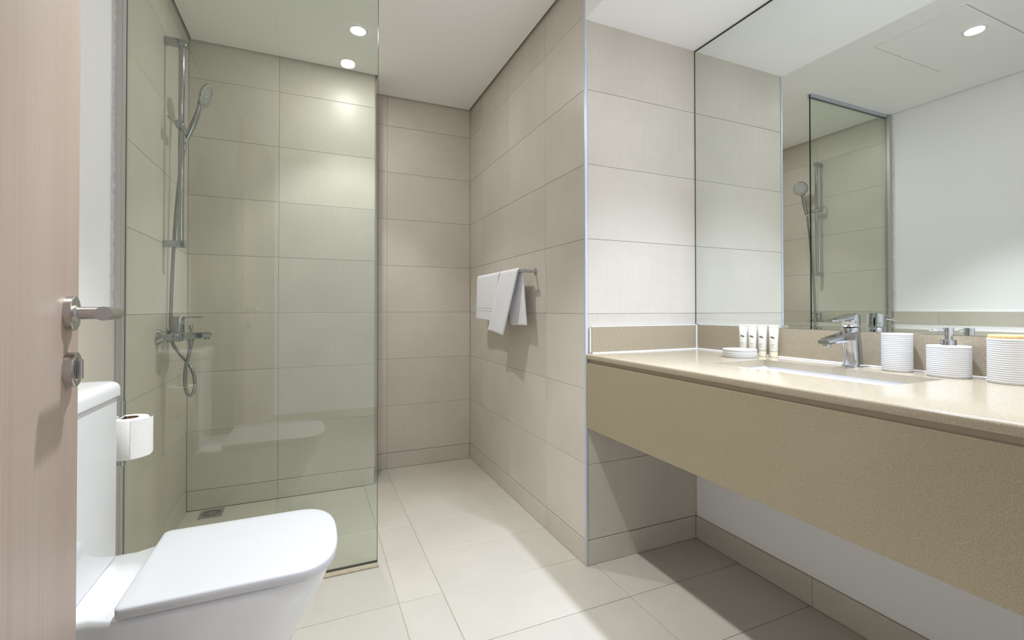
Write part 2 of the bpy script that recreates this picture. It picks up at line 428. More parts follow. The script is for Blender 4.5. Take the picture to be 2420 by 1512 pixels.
# ------------------------------------------------------------------ shower screen
sc = thing('shower_screen', 'fixed floor to ceiling glass shower screen with greenish tint', 'shower screen', ((XL+XG)/2, YG, 0))
bm = BM(); box(bm, XL+.0025, XG-.0015, YG-.004, YG+.004, .010, ZC-.006)
bmesh.ops.delete(bm, geom=[f for f in bm.faces if abs(f.calc_center_median().y-YG) < .001], context='FACES_ONLY'); obj('glass_pane', bm, 'glass', sc)
bm = BM(); box(bm, XG-.0013, XG, YG-.004, YG+.004, .010, ZC-.006); tag(obj('glass_edge', bm, 'glass_edge', sc), 'dark polished free edge of the glass')
bm = BM(); box(bm, XW+.0003, XL+.0005, YS-.0070, YS-.0004, .006, ZC, .001, 1)
box(bm, XL+.0007, XL+.0055, YS-.0070, YG-.0045, .006, ZC); box(bm, XL+.0007, XL+.0055, YG+.0045, YG+.012, .006, ZC); box(bm, XL+.0007, XL+.0018, YG-.0045, YG+.0045, .006, ZC); obj('wall_channel', bm, 'channel', sc)
bm = BM(); box(bm, XL+.002, XL+.0062, YG-.0052, YG-.0042, .008, ZC-.006); obj('wall_seal', bm, 'dark', sc)
bm = BM(); box(bm, XL+.0065, XG, YG-.014, YG-.0045, ZC-.022, ZC); box(bm, XL+.0065, XG, YG+.0045, YG+.014, ZC-.022, ZC); obj('ceiling_channel', bm, 'alu', sc)
bm = BM(); box(bm, XL+.0065, XG, YG-.006, YG+.006, .001, .0098); obj('floor_seal', bm, 'dark', sc)
bm = BM(); box(bm, XL+.0065, XG+.001, YG-.034, YG-.0065, .0006, .007, .001, 1); obj('sill_strip', bm, 'sill', sc)

# ------------------------------------------------------------------ shower rail, hand shower, hose, mixer
RX, RY = -.516, 2.375
sr = thing('shower_rail', 'chrome vertical riser rail on the tiled shower wall with slider bracket', 'shower rail', (XL, RY, 1.298))
bm = BM(); rod(bm, (RX, RY, 1.285), (RX, RY, 2.176), .0115, 24); obj('rail', bm, 'chrome_s', sr, 40)
for z in (1.298, 2.163):
    bm = BM(); box(bm, XL, RX+.018, RY-.014, RY+.014, z-.015, z+.015, .004, 3); obj('wall_bracket', bm, 'chrome_s', sr, 40)
SZ = 1.797
bm = BM(); lathe(bm, (RX, RY-.045, SZ+.006), [(.012, 0), (.0165, .002), (.0175, .012), (.0165, .03), (.016, .06), (.014, .075), (.0125, .095), (.009, .1)], (0, 1, -.08), 32)
sl = obj('slider', bm, 'chrome_s', sr, 40)
bm = BM(); rod(bm, (RX-.012, RY-.036, SZ+.012), (RX-.040, RY-.046, SZ+.030), .0035, 12); obj('clamp_lever', bm, 'chrome_s', sl, 40)
# hand shower
hb = Vector((RX+.003, 2.452, SZ-.020)); hc = Vector((-.440, 2.453, 1.982)); ha = (hc-hb).normalized()
hs_ = thing('hand_shower', 'chrome hand shower with round spray head tilted in the rail slider', 'hand shower', hb)
fn = Vector((.88, -.10, -.40)); fn = (fn-ha*fn.dot(ha)).normalized(); hw = ha.cross(fn)
Lh = (hc-hb).length
rings = []
for s, ru, rv, o in ((0, .0115, .0115, 0), (.03, .0125, .0125, 0), (.07, .0135, .0125, 0), (.11, .0125, .0115, -.002), (Lh-.062, .0135, .0105, -.006), (Lh-.05, .020, .0095, -.010), (Lh-.042, .026, .008, -.011)):
    c = hb+ha*s+fn*o
    rings.append([c+(hw*math.cos(2*PI*i/24)*ru+fn*math.sin(2*PI*i/24)*rv) for i in range(24)])
bm = BM(); loft(bm, rings); obj('handle', bm, 'chrome_s', hs_, 50)
bm = BM(); lathe(bm, hc-fn*.020, [(.012, 0), (.032, .002), (.047, .007), (.0535, .013), (.0556, .017), (.0546, .020), (.0503, .021), (.0498, .0195)], fn, 40)
obj('head', bm, 'chrome_s', hs_, 40)
bm = BM(); lathe(bm, hc-fn*.020, [(.0495, .0197), (.0495, .0207), (.047, .0212)], fn, 40); obj('spray_face', bm, 'spray', hs_, 40)
bm = BM()
for ring, cnt in ((.0095, 5), (.019, 10), (.0285, 16), (.037, 20), (.0435, 24)):
    for k in range(cnt):
        a = 2*PI*(k+.5*(ring > .03))/cnt
        lathe(bm, hc+fn*.0011+ha*ring*math.cos(a)+hw*ring*math.sin(a), [(.0025, 0), (.0021, .0014)], fn, 8)
tag(obj('nozzles', bm, 'rubber', hs_), kind='stuff')
bm = BM(); lathe(bm, hc-ha*.040+fn*.001, [(.007, 0), (.0065, .0016)], fn, 20); obj('mode_button', bm, 'chrome_s', hs_, 40)
# hose
hp = [tuple(hb-ha*.012), (-.5345, 2.45, 1.639), (-.545, 2.445, 1.505), (-.553, 2.437, 1.336), (-.5585, 2.43, 1.15), (-.561, 2.425, .993), (-.5605, 2.422, .938), (-.552, 2.418, .872), (-.525, 2.41, .828), (-.5, 2.405, .794), (-.477, 2.4, .753), (-.465, 2.39, .698), (-.47, 2.385, .659), (-.481, 2.38, .648), (-.493, 2.375, .666), (-.498, 2.37, .712), (-.495, 2.37, .767), (-.486, 2.37, .812), (-.479, 2.37, .845), (-.4765, 2.37, .866)]
hp2 = resample(spline(hp, 10), .0017)
bm = BM(); sweep(bm, hp2, lambda i: (.0068, .0074, .0068, .0060)[i % 4], 10)
tag(obj('shower_hose', bm, 'hosem', None, 60, loc=hp[0]), 'ribbed metal shower hose hanging in a loop below the mixer tap', 'hose')
# mixer
mx_ = thing('shower_mixer', 'chrome wall mounted shower mixer tap with lever and bath spout', 'tap', (XL, 2.375, .905))
MX, MZ = -.522, .905
for y in (2.294, 2.446):
    bm = BM(); lathe(bm, (XL, y, MZ), [(.032, 0), (.032, .004), (.028, .010), (.018, .020), (.014, .026)], (1, 0, 0), 32)
    box(bm, XL+.026, MX+.012, y-.013, y+.013, MZ-.013, MZ+.013, .003, 2); obj('escutcheon', bm, 'chrome_s', mx_, 30)
bm = BM(); box(bm, MX-.016, MX+.017, 2.306, 2.434, MZ-.016, MZ+.016, .006, 3)
lathe(bm, (MX, 2.372, MZ-.022), [(.015, 0), (.022, .004), (.0235, .02), (.0235, .0735), (.0225, .0745)], n=32); obj('body', bm, 'chrome_s', mx_, 40)
bm = BM(); lathe(bm, (MX, 2.372, MZ+.0535), [(.0235, 0), (.0235, .027), (.022, .0295), (.018, .031)], n=32)
box(bm, MX+.012, MX+.088, 2.363, 2.381, MZ+.078, MZ+.083, .0018, 2); obj('lever', bm, 'chrome_s', mx_, 40)
def sec(x, w, z0, z1): return [(x, 2.372-w, z0), (x, 2.372+w, z0), (x, 2.372+w, z1-.004), (x, 2.372+w-.004, z1), (x, 2.372-w+.004, z1), (x, 2.372-w, z1-.004)]
bm = BM(); loft(bm, [sec(MX+.012, .020, MZ-.016, MZ+.016), sec(MX+.06, .0185, MZ-.014, MZ+.015), sec(MX+.115, .017, MZ-.006, MZ+.013), sec(MX+.119, .015, MZ-.005, MZ+.011)])
sp = obj('spout', bm, 'chrome_s', mx_, 30)
bm = BM(); lathe(bm, (MX+.103, 2.372, MZ-.016), [(.010, 0), (.011, .002), (.011, .010)], n=24); obj('aerator', bm, 'chrome_s', sp, 40)
bm = BM(); lathe(bm, (MX+.045, 2.372, MZ+.014), [(.004, 0), (.004, .014), (.0075, .015), (.0082, .030), (.007, .032)], n=24); obj('diverter_knob', bm, 'chrome_s', mx_, 40)
bm = BM(); lathe(bm, (MX+.0455, 2.371, MZ-.040), [(.0085, 0), (.0085, .016), (.012, .018), (.012, .024), (.009, .026)], n=24); obj('hose_union', bm, 'chrome_s', mx_, 40)

# drain
dr = thing('floor_drain', 'square steel floor drain with round grate in the shower corner', 'drain', (-.455, 2.713, 0))
bm = BM()
ring_o = [(-.455+.050*a, 2.713+.052*b) for a, b in ((-1, -1), (1, -1), (1, 1), (-1, 1))]
def sq(k, r, sq_=True, z=0):
    out = []
    for i in range(40):
        a = 2*PI*i/40+PI/4; c, s = math.cos(a), math.sin(a); m = max(abs(c), abs(s)) if sq_ else 1
        out.append((-.455+r*c/m, 2.713+r*s/m, z))
    return out
loft(bm, [sq(0, .050, True, .0004), sq(0, .050, True, .003), sq(0, .042, False, .0035), sq(0, .042, False, .0006)], False, False); obj('frame', bm, 'chrome_dark', dr, 30)
bm = BM(); lathe(bm, (-.455, 2.713, .0005), [(.041, 0), (.041, .0006)], n=32); obj('sump', bm, 'dark', dr)
bm = BM()
lathe(bm, (-.455, 2.713, .001), [(.037, 0), (.037, .002), (.040, .002), (.040, 0)], n=40, cap0=False, cap1=False)
lathe(bm, (-.455, 2.713, .001), [(.025, 0), (.025, .002), (.029, .002), (.029, 0)], n=32, cap0=False, cap1=False)
lathe(bm, (-.455, 2.713, .001), [(.012, 0), (.014, .002), (.003, .002)], n=24)
for k in range(8):
    a = 2*PI*k/8; c, s = math.cos(a), math.sin(a); b2 = BM(); box(b2, .012, .039, -.0035, .0035, .001, .003)
    for v in b2.verts: v.co = Vector((-.455+v.co.x*c-v.co.y*s, 2.713+v.co.x*s+v.co.y*c, v.co.z))
    me = bpy.data.meshes.new('t'); b2.to_mesh(me); b2.free(); bm.from_mesh(me); bpy.data.meshes.remove(me)
obj('grate', bm, 'chrome_dark', dr, 30)

# ------------------------------------------------------------------ toilet
TY = 1.323
to = thing('toilet', 'white close coupled toilet with closed D shaped lid', 'toilet', (-.30, TY, 0))
def dplan(xb, x0, xf, hw, ex=2.5, hb=None, xs=None, n=22, rc=.012, ins=0):
    """half outline from the back middle to the nose, mirrored: rectangle at the back, rounded nose"""
    hw -= ins; xf -= ins; xb += ins
    half = [(xb, 0)]
    if hb is not None:
        hb -= ins; half += [(xb, hb*.6), (xb, hb-.008), (xb+.008, hb), (xs-.03, hb), (xs, hb*.4+hw*.6), (xs+.03, hw)]
    else:
        half += [(xb, hw*.6), (xb, hw-rc), (xb+rc*.3, hw-rc*.3), (xb+rc, hw), ((xb+x0)/2, hw), (x0-.03, hw)]
    for k in range(n+1):
        a = PI/2*(1-k/n); c, s = math.cos(a), math.sin(a)
        half.append((x0+(xf-x0)*c**(2/ex), hw*s**(2/ex)))
    half[-1] = (xf, 0)
    return half+[(x, -y) for x, y in half[-2:0:-1]]
def ring3(pl, z): return [(x, TY+y, z) for x, y in pl]
secs = []
for z, x0, xf, hw, hbk in ((0, -.25, -.10, .118, .118), (.02, -.25, -.098, .117, .117), (.10, -.24, -.085, .118, .115), (.18, -.22, -.05, .128, .120), (.25, -.20, -.012, .142, .128), (.31, -.18, .024, .158, .137), (.35, -.16, .040, .167, .142), (.385, -.14, .049, .171, .145), (.397, -.14, .048, .170, .143), (.401, -.14, .042, .164, .138)):
    secs.append(ring3(dplan(-.592, x0, xf, hw, 2.5, hbk, -.375), z))
bm = BM(); loft(bm, secs); obj('bowl', bm, 'ceramic', to, 60)
bm = BM(); loft(bm, [ring3(dplan(-.345, -.06, .052, .168, 2.6, ins=i), z) for z, i in ((.4015, .004), (.4030, .0), (.4050, 0))]); obj('seat', bm, 'plastic', to, 40)
bm = BM(); loft(bm, [ring3(dplan(-.357, -.045, .064, .178, 2.7, ins=i), z) for z, i in ((.4055, .005), (.4065, .0015), (.4085, 0), (.4245, 0), (.4272, .0012), (.4290, .0045), (.4300, .010), (.4308, .03))]); obj('lid', bm, 'plastic', to, 40)
def cplan(x0, x1, y0, y1, r, n=6):
    out = []
    for cx, cy, a0 in ((x1-r, y0+r, -PI/2), (x1-r, y1-r, 0), (x0+.004, y1-.004, PI/2), (x0+.004, y0+.004, PI)):
        rr = r if cx == x1-r else .004
        for k in range(n+1):
            a = a0+PI/2*k/n; out.append((cx+rr*math.cos(a), cy+rr*math.sin(a)))
    return out
CY0, CY1 = 2*TY-1.462, 1.462
bm = BM(); loft(bm, [[(x, y, z) for x, y in cplan(-.588, -.445-i, CY0+i*.5, CY1-i*.5, .016)] for z, i in ((.4015, .004), (.404, .001), (.41, 0), (.60, 0), (.797, 0), (.800, .003))]); obj('cistern', bm, 'ceramic', to, 40)
bm = BM(); loft(bm, [[(x, y, z) for x, y in cplan(-.5885, -.439-i, CY0-.005+i, CY1+.005-i, .018)] for z, i in ((.8025, .003), (.805, 0), (.824, 0), (.832, .002), (.838, .007), (.8415, .016), (.843, .032))]); lid = obj('cistern_lid', bm, 'ceramic', to, 50)
bm = BM(); lathe(bm, (-.515, TY, .842), [(.022, 0), (.022, .003), (.020, .005), (.001, .0055)], n=32); obj('flush_button', bm, 'chrome', to, 40)

# toilet roll
rh = thing('toilet_roll_holder', 'chrome upright toilet roll holder on the wall beside the cistern', 'toilet roll holder', (XW+.0105, 1.625, .60))
BX, BY = -.486, 1.622
bm = BM(); rod(bm, (BX, BY, .582), (BX, BY, .765), .0082, 20, .0012); obj('upright_bar', bm, 'chrome', rh, 40)
bm = BM(); rod(bm, (XW+.0165, BY, .590), (BX, BY, .590), .007, 16); obj('arm', bm, 'chrome', rh, 40)
bm = BM(); lathe(bm, (XW+.0107, BY, .590), [(.022, 0), (.022, .006), (.019, .008)], (1, 0, 0), 28); obj('wall_plate', bm, 'chrome', rh, 40)
RC = (-.4725, 1.628)
tr = thing('toilet_roll', 'white toilet paper roll on the chrome holder by the glass', 'toilet roll', (RC[0], RC[1], .604))
bm = BM(); lathe(bm, (*RC, .604), [(.0225, 0), (.044, 0), (.046, .003), (.046, .107), (.044, .110), (.0225, .110), (.0225, 0)], n=48, cap0=False, cap1=False); obj('paper', bm, 'paper', tr, 40)
bm = BM(); lathe(bm, (*RC, .6045), [(.0215, 0), (.0224, 0), (.0224, .109), (.0215, .109), (.0215, 0)], n=32, cap0=False, cap1=False); obj('core', bm, 'card', tr, 40)
bm = BM(); rings = []
for k in range(9):                       # the loose end, hanging off the right of the roll
    a = math.radians(-70+k*10); rr = .0466+.0016*max(0, k-3)**1.25*.6
    drop = -.004+.010*max(0, (k-5))/3
    p0 = (RC[0]+rr*math.cos(a), RC[1]+rr*math.sin(a))
    rings.append([(p0[0], p0[1], .606+max(0, drop)), (p0[0], p0[1], .712), (p0[0]+.0006*math.cos(a), p0[1]+.0006*math.sin(a), .712), (p0[0]+.0006*math.cos(a), p0[1]+.0006*math.sin(a), .606+max(0, drop))])
loft(bm, rings); obj('loose_sheet', bm, 'paper', tr, 60)

# ------------------------------------------------------------------ towel rail and towels
TX, TZ = .934, 1.203
ra = thing('towel_rail', 'short chrome towel rail on the beige tiled wall', 'towel rail', (XT, 2.33, TZ))
bm = BM(); rod(bm, (TX, 1.995, TZ), (TX, 2.665, TZ), .0088, 20, .001); obj('bar', bm, 'chrome', ra, 40)
for y in (2.007, 2.645):
    bm = BM(); rod(bm, (TX, y, TZ), (XT-.004, y, TZ), .0080, 20)
    lathe(bm, (XT-.0001, y, TZ), [(.016, 0), (.016, .004), (.0135, .006)], (-1, 0, 0), 24); obj('post', bm, 'chrome', ra, 40)
def towel(label, lift, y0, y1, fy0, fy1, fz0, fz1, by0, by1, bz0, bz1, band, thick, seed):
    """y0..y1 on the bar; bottom corners of the front (f) and back (b) falls"""
    rnd = random.Random(seed); nu, nl = 14, 26
    prof = []                             # (side, t): front bottom -> bar -> back bottom
    r = .0092+thick/2
    rows = []
    ph = rnd.random()*6
    def fall(t, s, side):                 # t 0 at bar, 1 at bottom; s 0..1 across
        if side == 'f': ya, yb, za, zb = fy0, fy1, fz0, fz1
        else: ya, yb, za, zb = by0, by1, bz0, bz1
        y = (y0+(y1-y0)*s)*(1-t)+(ya+(yb-ya)*s)*t
        z = TZ*(1-t)+(za+(zb-za)*s)*t
        w = .0035*math.sin(s*7+ph+t*1.5)*t+.002*math.sin(s*15+ph)*t
        x = (TX-r-(.006+lift)*t+w) if side == 'f' else (TX+r+.004*t+w*.6)
        return Vector((x, y, z))
    for k in range(nl, 0, -1): rows.append([fall(k/nl, j/nu, 'f') for j in range(nu+1)])
    for k in range(0, 9):
        a = PI*k/8
        rows.append([Vector((TX-r*math.cos(a), y0+(y1-y0)*j/nu, TZ+r*math.sin(a)+.0012*math.sin(j*1.9+ph)*math.sin(a))) for j in range(nu+1)])
    for k in range(1, nl+1): rows.append([fall(k/nl, j/nu, 'b') for j in range(nu+1)])
    bm = BM(); vs = [[bm.verts.new(p) for p in row] for row in rows]
    for a, b in zip(vs, vs[1:]):
        for j in range(nu): bm.faces.new((a[j], a[j+1], b[j+1], b[j]))
    t = thing('hand_towel', label, 'towel', (TX, (y0+y1)/2, TZ), 'white hand towels on the rail')
    o = obj('cloth', bm, 'towel', t, 80)
    md = o.modifiers.new('thick', 'SOLIDIFY'); md.thickness = thick; md.offset = 0; md.use_rim = True
    ms = o.modifiers.new('smooth', 'SUBSURF'); ms.levels = 1; ms.render_levels = 1
    bm = BM()                             # hem / woven band across the front fall
    for tt, h in band:
        ra_ = [fall(tt, j/nu, 'f')+Vector((-thick/2-.0004, 0, 0)) for j in range(nu+1)]
        rb_ = [p+Vector((0, 0, -h)) for p in ra_]
        A = [bm.verts.new(p) for p in ra_]; B = [bm.verts.new(p) for p in rb_]
        A2 = [bm.verts.new(p+Vector((-.0009, 0, 0))) for p in ra_]; B2 = [bm.verts.new(p+Vector((-.0009, 0, 0))) for p in rb_]
        for j in range(nu):
            bm.faces.new((A2[j], A2[j+1], B2[j+1], B2[j])); bm.faces.new((A[j], A[j+1], A2[j+1], A2[j])); bm.faces.new((B2[j], B2[j+1], B[j+1], B[j]))
    obj('woven_band', bm, 'towel_band', t, 60)
towel('wide white terry hand towel with woven band, at the alcove end of the rail', 0, 2.642, 2.285, 2.650, 2.355, .962, .952, 2.60, 2.30, .950, .945, [(.70, .006), (.765, .004)], .009, 3)
towel('narrow white towel hanging in two slanted tails at the near end of the rail', .016, 2.272, 2.042, 2.385, 2.172, .902, .885, 2.19, 2.005, .937, .940, [(.965, .004)], .010, 5)

# ------------------------------------------------------------------ vanity
XF = 1.000                                # front plane
VY0, VY1 = YF+.002, YV-.0035
wt = thing('vanity_worktop', 'long polished beige stone worktop with the washbasin cut-out', 'countertop', (1.29, .85, ZCT-.022))
SX0, SX1, SY0, SY1 = 1.205, 1.450, .625, 1.125
zt, zb = ZCT, ZCT-.022
pr = [(XF+.006, zb)]
for k in range(7):
    a = PI+PI/2*k/6*1; 
pr = [(SX0, zb), (XF+.004, zb), (XF+.001, zb+.0012), (XF, zb+.004)] + [(XF+.008*(1-math.cos(PI/2*k/6)), zt-.008+.008*math.sin(PI/2*k/6)) for k in range(7)] + [(SX0, zt)]
bm = BM(); loft(bm, [[(x, y, z) for x, z in pr] for y in (VY0, VY1)])
box(bm, SX1, 1.5695, VY0, VY1, zb, zt); box(bm, SX0, SX1, VY0, SY0, zb, zt); box(bm, SX0, SX1, SY1, VY1, zb, zt)
obj('slab', bm, 'stone', wt, 30)
bm = BM(); box(bm, 1.5695, 1.5798, VY0, VY1, ZCT+.0003, .9475)
tag(obj('upstand', bm, 'stone', None, loc=(1.575, .85, ZCT)), 'long beige stone upstand between the worktop and the mirror', 'upstand', 'stone upstands round the worktop')
bm = BM(); box(bm, 1.020, 1.5690, YV-.0140, VY1+.0005, ZCT+.0003, .9475, .001, 1)
tag(obj('upstand', bm, 'stone', None, loc=(1.295, YV-.007, ZCT)), 'short beige stone upstand against the pale tiled side wall', 'upstand', 'stone upstands round the worktop')
bm = BM(); rod(bm, (1.022, YV-.0145, ZCT+.001), (1.567, YV-.0145, ZCT+.001), .0035, 8); rod(bm, (1.5685, YF+.01, ZCT+.001), (1.5685, YV-.016, ZCT+.001), .0035, 8)
rod(bm, (1.5680, YV-.0150, ZCT), (1.5680, YV-.0150, .947), .0035, 8)
box(bm, 1.020, 1.569, YV-.0140, YV-.003, .9476, .9505)
rod(bm, (1.0185, YV-.006, ZCT+.002), (1.0185, YV-.006, .946), .004, 8)
tag(obj('sealant_bead', bm, 'seal', wt, 60), 'thin white silicone along the upstand joints')
vu = thing('vanity_unit', 'floating beige stone vanity front below the worktop groove', 'cabinet', (1.29, .85, .548))
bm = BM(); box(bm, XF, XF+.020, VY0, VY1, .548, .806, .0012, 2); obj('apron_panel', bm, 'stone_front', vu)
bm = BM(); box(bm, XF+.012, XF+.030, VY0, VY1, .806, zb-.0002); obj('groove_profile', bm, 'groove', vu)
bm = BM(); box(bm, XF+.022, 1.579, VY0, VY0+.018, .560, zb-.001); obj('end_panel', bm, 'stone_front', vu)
bm = BM(); box(bm, XF+.0205, XF+.055, VY0+.02, VY1-.002, .60, .64); box(bm, 1.545, 1.5795, VY0+.02, VY1-.002, .60, .64)
for y in (.35, .85, 1.35): box(bm, XF+.055, 1.545, y-.02, y+.02, .60, .64)
obj('support_frame', bm, 'alu', vu)
# washbasin, undermounted
wb = thing('washbasin', 'white rectangular undermount washbasin set into the stone worktop', 'sink', (1.328, .875, .69))
def rr(x0, x1, y0, y1, r, z, n=6):
    out = []
    for cx, cy, a0 in ((x1-r, y0+r, -PI/2), (x1-r, y1-r, 0), (x0+r, y1-r, PI/2), (x0+r, y0+r, PI)):
        for k in range(n+1):
            a = a0+PI/2*k/n; out.append((cx+r*math.cos(a), cy+r*math.sin(a), z))
    return out
bm = BM()
A = (SX0-.004, SX1+.004, SY0-.004, SY1+.004)
def ins(i): return (A[0]+i, A[1]-i, A[2]+i, A[3]-i)
zr = zb-.0005
loft(bm, [rr(*ins(-.02), .03, zr-.012), rr(*ins(-.02), .03, zr), rr(*ins(0), .022, zr), rr(*ins(.003), .022, zr-.008), rr(*ins(.012), .03, zr-.07), rr(*ins(.03), .04, zr-.105), rr(*ins(.06), .05, zr-.118), rr(*ins(.09), .03, zr-.121)], False, True)
loft(bm, [rr(*ins(-.02), .03, zr-.012), rr(*ins(-.004), .03, zr-.02), rr(*ins(.004), .03, zr-.08), rr(*ins(.03), .04, zr-.122), rr(*ins(.09), .03, zr-.130)], False, True)
bmesh.ops.remove_doubles(bm, verts=bm.verts[:], dist=.00001)
obj('basin', bm, 'ceramic', wb, 40)
bm = BM(); lathe(bm, (1.328, .875, zr-.1212), [(.022, 0), (.022, .002), (.019, .004), (.002, .005)], n=32); obj('waste', bm, 'chrome', wb, 40)

# basin mixer
FX, FY = 1.522, .878
fa = thing('basin_mixer', 'chrome single lever basin tap behind the washbasin', 'tap', (FX, FY, ZCT))
def ell(cx, rx, ry, z, n=28, p=2.6, tilt=0):
    out = []
    for i in range(n):
        a = 2*PI*i/n; c, s = math.cos(a), math.sin(a)
        x = cx+rx*math.copysign(abs(c)**(2/p), c); y = FY+ry*math.copysign(abs(s)**(2/p), s)
        out.append((x, y, z+tilt*(x-cx)))
    return out
bm = BM(); lathe(bm, (FX, FY, ZCT), [(.0295, 0), (.0295, .0025), (.027, .004)], n=40); obj('base_ring', bm, 'chrome', fa, 40)
bm = BM(); loft(bm, [ell(FX, .0255, .0245, ZCT+.004), ell(FX-.001, .0245, .0235, ZCT+.03), ell(FX-.005, .0235, .0225, ZCT+.08), ell(FX-.008, .0225, .0215, ZCT+.108), ell(FX-.009, .022, .0215, ZCT+.120, tilt=.05), ell(FX-.009, .020, .020, ZCT+.1215, tilt=.05)]); obj('body', bm, 'chrome', fa, 50)
bm = BM(); loft(bm, [ell(FX-.009, .0225, .0225, ZCT+.1235, tilt=.05), ell(FX-.0095, .0235, .023, ZCT+.127, tilt=.05), ell(FX-.011, .024, .023, ZCT+.146, tilt=.12), ell(FX-.012, .0235, .0225, ZCT+.158, tilt=.16), ell(FX-.012, .020, .019, ZCT+.1605, tilt=.16)]); cap = obj('cartridge_cap', bm, 'chrome', fa, 50)
def rsec(x, w, z0, z1, r=.003):
    return [(x, FY-w+r, z0), (x, FY+w-r, z0), (x, FY+w, z0+r), (x, FY+w, z1-r), (x, FY+w-r, z1), (x, FY-w+r, z1), (x, FY-w, z1-r), (x, FY-w, z0+r)]
bm = BM(); loft(bm, [rsec(FX-.015, .0215, ZCT+.142, ZCT+.159), rsec(FX-.035, .020, ZCT+.143, ZCT+.156), rsec(FX-.07, .0165, ZCT+.140, ZCT+.149), rsec(FX-.108, .0125, ZCT+.138, ZCT+.1435, .002), rsec(FX-.112, .010, ZCT+.139, ZCT+.1425, .0015)]); obj('lever', bm, 'chrome', fa, 35)
bm = BM(); loft(bm, [rsec(FX-.006, .0200, ZCT+.076, ZCT+.116, .006), rsec(FX-.03, .0195, ZCT+.080, ZCT+.109, .006), rsec(FX-.07, .0185, ZCT+.077, ZCT+.100, .005), rsec(FX-.128, .0175, ZCT+.073, ZCT+.090, .005), rsec(FX-.140, .0160, ZCT+.073, ZCT+.085, .004)]); sp = obj('spout', bm, 'chrome', fa, 35)
bm = BM(); lathe(bm, (FX-.124, FY, ZCT+.064), [(.0105, 0), (.0115, .001), (.0115, .010)], n=24); obj('aerator', bm, 'steel', sp, 40)
bm = BM(); rod(bm, (FX+.018, FY, ZCT+.042), (FX+.034, FY, ZCT+.045), .003, 12, .0005); obj('pop_up_rod', bm, 'chrome', fa, 40)

# ------------------------------------------------------------------ mirror
mi = thing('mirror', 'large wall mirror above the washbasin reaching the lowered ceiling', 'mirror', (XMIR, .83, .9485))
MY0, MY1 = YF+.003, YV-.0050
bm = BM(); box(bm, XMIR, XMIR+.003, MY0, MY1, .974, ZS-.0085); obj('mirror_glass', bm, 'mirror', mi)
bm = BM(); box(bm, XMIR-.0004, XMIR+.003, MY0, MY1, ZS-.0083, ZS-.0008); box(bm, XMIR-.0004, XMIR+.003, MY1+.0002, MY1+.0042, .9485, ZS-.0008); obj('edge', bm, 'mirror_edge', mi)
bm = BM()
vs = [(XMIR+.0030, .9486), (XMIR+.0030, .9738), (XMIR, .9738), (XMIR-.0007, .9486)]
loft(bm, [[(x, y, z) for x, z in vs] for y in (MY0, MY1)]); tag(obj('bevelled_strip', bm, 'mirror', mi), 'bevelled lower edge of the mirror')

# ------------------------------------------------------------------ things on the worktop
def ribbed(bm, c, r, h, pitch=.0052, amp=.0009, open_top=False, wall=.004):
    prof = [(r*.6, .0), (r-.002, 0), (r-.0005, .0015)]
    k = int(round((h-.009)/pitch)); p = (h-.009)/k
    for i in range(k):
        z0 = .003+i*p
        prof += [(r-amp, z0), (r-amp*.3, z0+p*.22), (r, z0+p*.5), (r-amp*.3, z0+p*.78)]
    prof += [(r-amp, h-.006), (r, h-.005), (r, h-.0012), (r-.0012, h)]
    if open_top: prof += [(r-wall, h), (r-wall-.0008, h-.001), (r-wall-.001, .006), (r*.3, .005)]
    else: prof += [(r*.4, h)]
    return lathe(bm, c, prof, n=56)
bm = BM(); c = (1.446, 1.221, ZCT)
lathe(bm, c, [(.035, 0), (.0535, 0), (.055, .001), (.0545, .0045), (.0565, .006), (.0558, .0105), (.0572, .012), (.0563, .0165), (.0575, .018), (.0566, .0225), (.0575, .024), (.0575, .029), (.0565, .030), (.050, .030), (.048, .0285), (.044, .022), (.02, .0205)], n=64)
tag(obj('soap_dish', bm, 'rib', None, 40, loc=c), 'low round white ribbed soap dish in front of the toiletry tubes', 'soap dish')
bm = BM(); c = (1.530, .7660, ZCT); ribbed(bm, c, .0357, .107, open_top=True)
tag(obj('tumbler', bm, 'rib', None, 60, loc=c), 'tall white ribbed tumbler beside the chrome basin tap', 'cup')
c = (1.524, .6475, ZCT)
sd = thing('soap_dispenser', 'short wide white ribbed soap dispenser with chrome pump', 'soap dispenser', c)
bm = BM(); ribbed(bm, c, .0442, .081); obj('bottle', bm, 'rib', sd, 60)
bm = BM(); lathe(bm, (c[0], c[1], ZCT+.0805), [(.0165, 0), (.0165, .0145), (.015, .016)], n=32); obj('collar', bm, 'chrome', sd, 40)
bm = BM(); lathe(bm, (c[0], c[1], ZCT+.0965), [(.0085, 0), (.0085, .009), (.0110, .0095), (.0110, .029), (.010, .031), (.003, .0315)], n=28); pm = obj('pump_head', bm, 'chrome', sd, 40)
nd = Vector((-.62, .78, 0)).normalized(); q = Vector((c[0], c[1], ZCT+.1215))
bm = BM(); sweep(bm, [q+nd*.006, q+nd*.024, q+nd*.034+Vector((0, 0, -.0008)), q+nd*.038+Vector((0, 0, -.003))], lambda i: (.0036, .003, .0027, .0025)[i], 12); obj('nozzle', bm, 'chrome', pm, 50)
c = (1.5245, .529, ZCT)
th = thing('toothbrush_holder', 'white ribbed toothbrush holder with bamboo top, rightmost on the worktop', 'toothbrush holder', c)
bm = BM(); ribbed(bm, c, .0425, .1065); obj('cup', bm, 'rib', th, 60)
bm = BM(); lathe(bm, (c[0], c[1], ZCT+.1067), [(.030, -.0005), (.040, 0), (.0405, .001), (.0405, .0065), (.0395, .0078), (.031, .0078), (.030, .0065), (.030, -.0005)], n=56, cap0=False, cap1=False); obj('bamboo_ring', bm, 'bamboo', th, 40)
